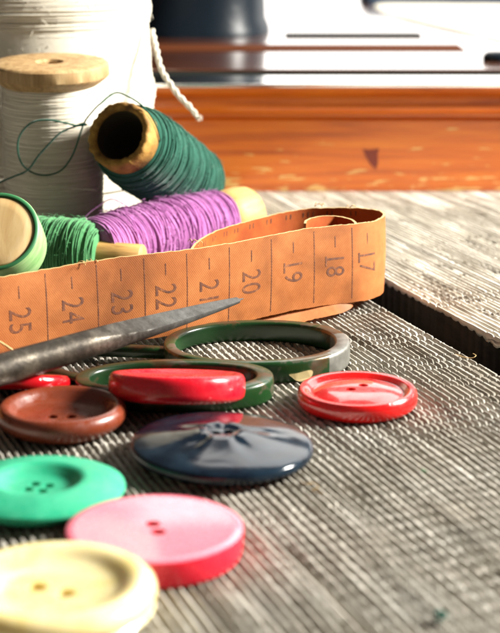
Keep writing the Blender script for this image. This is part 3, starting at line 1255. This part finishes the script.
def ring_obj(pxl, pxr, yfront, yback, ht, wd, tilt=0.0, zlift=0.0, rot=0.0, mat=None):
    zt = ht
    f = onz((pxl + pxr) / 2, yfront, zlift)
    b = onz((pxl + pxr) / 2, yback, zt + zlift)
    cy = (f[1] + b[1]) / 2
    ry = (b[1] - f[1]) / 2
    w = math.hypot(cy, CAMH) * 1.0 / FPX
    rx = (pxr - pxl) / 2 * w
    cx = ((pxl + pxr) / 2 - CXP) * w
    P = []
    n = 120
    for i in range(n):
        a = 2 * math.pi * i / n
        e = .92
        x = (rx - wd) * math.copysign(abs(math.cos(a)) ** e, math.cos(a))
        y = (ry - wd) * math.copysign(abs(math.sin(a)) ** e, math.sin(a))
        x, y = x * math.cos(rot) - y * math.sin(rot), x * math.sin(rot) + y * math.cos(rot)
        P.append((cx + x, cy + y, zlift + ht / 2 + tilt * x))
    thick = np.array([1 + .22 * math.cos(2 * math.pi * i / n) * .5 for i in range(n)])
    Vr, Fr = sweep(P, thick, section=band(wd, ht / 2, 20, .38), closed=True, up=np.array((0, 0, 1.0)))
    return Vr, Fr, (cx, cy, rx, ry)


V, F, e1 = ring_obj(75, 273, 414, 358, .42, .165)
link('finger_ring', new_mesh('finger_ring', V - sc_o, F, M_enamel, sharp=45), scs)
V, F, e2 = ring_obj(163, 349, 384, 319, .44, .15)
lim_x = (328 - CXP) / FPX * 33.0
mi = []
for f in F:
    m_ = np.mean([V[j] for j in f], axis=0)
    mi.append(1 if m_[0] + .35 * (fbm(np.array(m_[1] * 2.), np.array(m_[2] * 3.), 3) - .5) > lim_x and m_[1] < e2[1] + .45 else 0)
ring2 = link('finger_ring', new_mesh('finger_ring', V - sc_o, F, [M_enamel, M_bare], mi, sharp=45), scs)
# bare chip on the right of the far ring
fp = onz(300, 384.5, 0)
chip_pts = [tuple(p_) for p_ in smooth_path([(289, 374.5), (296, 373.5), (303, 371.5), (311, 370), (313, 372.5), (311, 377), (306, 379.5), (301, 381.5), (296, 380.5), (293, 378)], 36, True)]


def on_ring(px, py, e, out_):
    d_ = ray(px, py)
    for t in np.linspace(e[1] - e[3] - .6, e[1], 1500):
        p_ = np.array((0, 0, CAMH)) + d_ * t / d_[1]
        k_ = 2 / .92
        if (abs(p_[0] - e[0]) / (e[2] + out_)) ** k_ + (abs(p_[1] - e[1]) / (e[3] + out_)) ** k_ < 1:
            return p_
    return p_


Vc = [on_ring(x, y, e2, .03) for x, y in chip_pts] + [on_ring(x, y, e2, -.03) for x, y in chip_pts]
nC = len(chip_pts)
Fc = [tuple(range(nC))[::-1]] + [(i, (i + 1) % nC, nC + (i + 1) % nC, nC + i) for i in range(nC)]
link('paint_chip', new_mesh('paint_chip', np.array(Vc) - sc_o, Fc, M_chip, smooth=False), ring2)
# the two shanks and blades, running left under the bodkin
PIV = np.array((-8.4, 33.6, .30))
for (e, side_) in ((e1, 1), (e2, -1)):
    st = np.array((e[0] - e[2] + .18, e[1] + (.15 if side_ > 0 else -.2), .22))
    mid = (st + PIV) / 2 + np.array((0, .25 * side_, .0))
    zoff = .1 * side_
    blade_end = PIV + (PIV - st) * np.array((.95, .6, 0)) + np.array((-2.5, 0, 0))
    P = smooth_path([st, mid, PIV + np.array((0, 0, zoff))], 40)
    thick = np.interp(np.linspace(0, 1, 40), [0, .3, 1], [.9, 1.0, 1.5])
    V, F = sweep(P, thick, section=band(.17, .13), up=np.array((0, 0, 1.0)))
    link('shank', new_mesh('shank', V - sc_o, F, M_enamel, sharp=45), scs)
    P = smooth_path([PIV + np.array((.6, 0, zoff)), PIV + np.array((-1, .05 * side_, zoff)), blade_end + np.array((0, 0, zoff))], 40)
    thick = np.interp(np.linspace(0, 1, 40), [0, .2, .8, 1], [1.3, 1.2, .7, .05])
    V, F = sweep(P, thick, section=band(.30, .06), up=np.array((0, 0, 1.0)))
    link('blade', new_mesh('blade', V - sc_o, F, M_blade, sharp=45), scs)
V, F = lathe([(0, -.3), (.25, -.3), (.25, .2), (.28, .22), (.26, .30), (0, .33)], 32)
link('pivot_screw', new_mesh('pivot_screw', V + PIV - sc_o, F, M_steel, sharp=40), scs)


# ------------------------------------------------------------------ buttons
def button(name, label, prof, mat, loc, holes=(), hr=.09, tilt=(0, 0), rz=0, mats=None, midx=None, seg=96, depth=2, jit=None):
    V, F = lathe(prof, seg, jit)
    me = new_mesh(name, V, F, mats or mat)
    if midx:
        me.polygons.foreach_set('material_index', [midx(np.mean([V[j] for j in f], axis=0)) for f in F])
    o = link(name, me)
    if holes:
        bm = bmesh.new()
        for (hx, hy) in holes:
            bmesh.ops.create_cone(bm, segments=24, radius1=hr * U, radius2=hr * U, depth=depth * U, cap_ends=True,
                                  matrix=Matrix.Translation((hx * U, hy * U, 0)))
        cm = bpy.data.meshes.new('cut')
        bm.to_mesh(cm)
        bm.free()
        cm.materials.append(mats[-1] if mats else mat)
        co = link('cut', cm)
        md = o.modifiers.new('b', 'BOOLEAN')
        md.operation = 'DIFFERENCE'
        md.object = co
        md.solver = 'EXACT'
        dg = bpy.context.evaluated_depsgraph_get()
        dg.update()
        me2 = bpy.data.meshes.new_from_object(o.evaluated_get(dg))
        o.modifiers.clear()
        o.data = me2
        me2.name = name
        bpy.data.objects.remove(co)
    o.data.polygons.foreach_set('use_smooth', [True] * len(o.data.polygons))
    o.data.set_sharp_from_angle(angle=R(38))
    o.location = Vector(loc) * U
    o.rotation_euler = (R(tilt[0]), R(tilt[1]), rz)
    return tag(o, label, 'button')


def scale_prof(p, r, h):
    return [(a * r, b * h) for a, b in p]


def btn_place(pxl, pxr, yfront, lift=0.0):
    """centre on the table and radius from left/right edges and the front foot"""
    mx = (pxl + pxr) / 2
    f = onz(mx, yfront, lift)
    r = 1.2
    for _ in range(12):
        cy = f[1] + r
        depth = (np.array((0, cy, lift)) - np.array((0, 0, CAMH))) @ _fw
        r = (pxr - pxl) / 2 / FPX * depth
    return np.array(((mx - CXP) / FPX * depth, cy, lift)), r


# red, right
c, r = btn_place(297, 417, 426)
h = .38
button('red_button', 'glossy bright red button with raised rim, alone at right on the grey board',
       [(0, 0), (r * .86, 0), (r * .95, .04), (r * .995, .12), (r, .24), (r * .985, h - .05), (r * .95, h - .005), (r * .90, h), (r * .84, h - .02), (r * .79, h - .085), (r * .76, h - .095), (r * .72, h - .085),
        (r * .60, h - .035), (r * .4, h - .002), (r * .2, h + .008), (0, h + .01)], M_red, c, ((-.17, -.05), (.17, .05)), .095, rz=R(28), tilt=(0, 0))
# navy, centre
c, r = btn_place(130, 313, 497, .0)
h = .62
button('navy_button', 'large dark navy pearly button with a raised cone centre, in front of the rings',
       [(0, .0), (r * .60, .0), (r * .75, .05), (r * .92, .14), (r * .985, .19), (r, .23), (r, .32), (r * .985, .355), (r * .95, .375), (r * .8, .42), (r * .6, .475), (r * .42, .53), (r * .30, .575), (r * .24, .595), (r * .19, .59),
        (r * .13, .545), (0, .535)], M_navy, c + np.array((0, .1, 0)), ((-.11, 0), (.11, 0.0)), .085, rz=R(20), tilt=(1.5, 1.0),
       jit=lambda rr_, z_, a_: (rr_, z_ - (.040 * max(0, math.cos(5 * a_ + .6)) ** 2 * math.exp(-((rr_ / r - .33) / .13) ** 2) if z_ > .38 else 0)))
# brown, left
c, r = btn_place(-3, 127, 451)
h = .50
button('brown_button', 'brown plastic button with a deep dish and rounded rim, at left under the bodkin',
       [(0, 0), (r * .70, 0), (r * .84, .05), (r * .95, .17), (r, .28), (r * .985, .40), (r * .94, .475), (r * .89, h), (r * .83, .48), (r * .78, .42), (r * .73, .33), (r * .66, .27), (r * .4, .24), (0, .23)],
       M_brown, c, ((-.17, .02), (.17, -.02)), .105, rz=R(8))
# mint
c, r = btn_place(-48, 126, 538)
h = .46
c[0] += .0
button('mint_button', 'mint green matte button with a sunken middle, between the brown and cream ones',
       [(0, 0), (r * .62, 0), (r * .80, .06), (r * .95, .20), (r, .27), (r * .99, .31), (r * .93, .355), (r * .8, .40), (r * .66, .44), (r * .56, h), (r * .51, .45), (r * .46, .40), (r * .40, .32), (r * .3, .285), (0, .28)],
       M_mint, c, ((.17, .05), (-.17, -.05), (-.05, .17), (.05, -.17)), .095, rz=R(10))
# pink
c, r = btn_place(66, 244, 592)
h = .45
button('pink_button', 'round hot pink button with a pale sheen painted into its top and two holes',
       [(0, 0), (r * .93, 0), (r * .97, .03), (r * .985, .10), (r, h - .06), (r * .99, h - .02), (r * .965, h), (r * .90, h - .005), (r * .6, h - .02), (0, h - .03)], M_pink_sheen, c,
       ((-.035, .16), (.065, -.15)), .115, mats=[M_pink_sheen, M_pinkside], midx=lambda p: 0 if (p[2] > h - .03) else 1)
# cream
c, r = btn_place(-52, 158, 672)
h = .66
button('cream_button', 'thick translucent cream button with a wide dish, nearest the camera',
       [(0, 0), (r * .74, 0), (r * .86, .06), (r * .95, .18), (r * .98, .27), (r * .955, .315), (r * .985, .36), (r, .46), (r * .985, .55), (r * .93, .63), (r * .86, h), (r * .78, .65), (r * .72, .615), (r * .67, .56), (r * .60, .515),
        (r * .4, .485), (0, .475)], M_cream, c, ((-.22, .07), (.22, -.07)), .145, rz=R(-8))
# raspberry button leaning on the near ring
Rb = 139 / 2 / FPX * 30.2
TL = R(13.5)
nb_ = ony(173.5, 405, 27.95)                     # foot of the edge nearest the camera, overhanging the ring
pc = nb_ + np.array((0, Rb * math.cos(TL), -Rb * math.sin(TL)))
th_ = .51
button('raspberry_button', 'raspberry red button seen edge-on, propped on the near scissors ring',
       [(0, 0), (Rb * .90, 0), (Rb * .965, .04), (Rb * .99, .09), (Rb, .17), (Rb, th_ - .17), (Rb * .99, th_ - .08), (Rb * .965, th_ - .025), (Rb * .93, th_), (Rb * .86, th_ - .01), (Rb * .8, th_ - .06), (0, th_ - .07)],
       M_redpink, pc, ((-.15, 0), (.15, 0)), .075, tilt=(-13.5, 1.0), rz=0)
# dark red button tucked under the bodkin
pd = ony(16, 380, 29.9)
Rd = 54 / FPX * 31.2
button('dark_red_button', 'shiny dark red button half hidden under the steel bodkin behind the brown one',
       [(0, 0), (Rd * .9, 0), (Rd * .97, .05), (Rd, .14), (Rd * .98, .24), (Rd * .93, .30), (Rd * .8, .32), (0, .30)], M_darkred, pd - np.array((0, 0, .18)), ((-.12, 0), (.12, 0)), .06, tilt=(-17, 3))

# ------------------------------------------------------------------ small scraps
def scrap(name, label, cat, pts, rad, mat, sides=5, n=40):
    P = smooth_path(pts, n)
    o0 = P.mean(0)
    V, F = sweep(P - o0, rad, sides)
    o = link(name, new_mesh(name, V, F, mat), None, o0)
    return tag(o, label, cat)


rng = random.Random(2)
base = onz(440, 618, .08)
pts = [base + np.array((rng.uniform(-.10, .10), rng.uniform(-.12, .12), rng.uniform(-.02, .07))) for i in range(26)]
scrap('thread_scrap', 'tiny tangled teal lint on the grey board at lower right', 'lint', pts, .010, M_teal, 4, 200)
base = onz(424, 471, .05)
pts = [base + np.array((rng.uniform(-.05, .05), rng.uniform(-.05, .05), rng.uniform(-.02, .03))) for i in range(10)]
scrap('thread_scrap', 'minute green fibre on the grey board below the red button', 'lint', pts, .007, M_green, 4, 60)
k = NT('straw fibre')
k.base((.26, .17, .06)).set(Roughness=.8)
pts = [onz(x, y, z) for x, y, z in ((300, 481, .02), (306, 484, .06), (314, 483, .05), (318, 488, .03), (312, 490, .02), (322, 493, .03))]
scrap('straw_fibre', 'curled straw coloured fibre beside the navy button', 'fibre', pts, .010, k.m)
pts = [onz(x, y, z) for x, y, z in ((-30, 331, .9), (-10, 338, .9), (4, 345, .9), (13.5, 351.5, .9))]
scrap('dressmaking_pin', 'thin pale pin poking in above the bodkin at the left edge', 'pin', [ony(x, y, 29.6) for x, y in ((-60, 310), (-25, 328), (0, 342), (14, 351))], .022, M_tape_edge, 6)
pts = [onz(x, y, z) for x, y, z in ((455, 354, -.05), (464, 357, .05), (472, 358, .10), (476, 355.5, .14), (473, 353.5, .13))]
scrap('wood_splinter', 'fine pale curled splinter on the edge of the gap', 'splinter', pts, .007, M_tape_edge, 4)

# ------------------------------------------------------------------ light
w = bpy.data.worlds.new('World')
SC.world = w
w.use_nodes = True
bg = w.node_tree.nodes['Background']
bg.inputs['Color'].default_value = (1.0, .91, .81, 1)
bg.inputs['Strength'].default_value = .11


def lamp(name, pos, target, size, power, colour, shape='RECTANGLE', size_y=None):
    l = bpy.data.lights.new(name, 'AREA')
    l.shape = shape
    l.size = size * U
    if size_y:
        l.size_y = size_y * U
    l.energy = power
    l.color = colour
    o = bpy.data.objects.new(name, l)
    COL.objects.link(o)
    o.location = Vector(pos) * U
    o.rotation_mode = 'QUATERNION'
    o.rotation_quaternion = (Vector(target) - Vector(pos)).to_track_quat('-Z', 'Y')
    return o


kd = np.array((.88, -.06, .53))
kd /= np.linalg.norm(kd)
lamp('key_lamp', np.array((0, 46, 1)) + kd * 95, (0, 35, 1), 22, 45, (1.0, .965, .89), 'DISK')
# the window, split into two lamps; gap added to break up its reflections
lamp('window_lamp_lower', (83, 165, 22), (83, 0, 14), 190, 6.5, (1.0, .97, .92), 'RECTANGLE', 40)
lamp('window_lamp_upper', (83, 165, 96), (83, 0, 30), 190, 14, (1.0, .97, .92), 'RECTANGLE', 64)

SC.view_settings.view_transform = 'Standard'
SC.view_settings.look = 'None'
SC.view_settings.exposure = 0.0
SC.view_settings.gamma = 1.0
SC.cycles.max_bounces = 8
SC.cycles.use_denoising = True
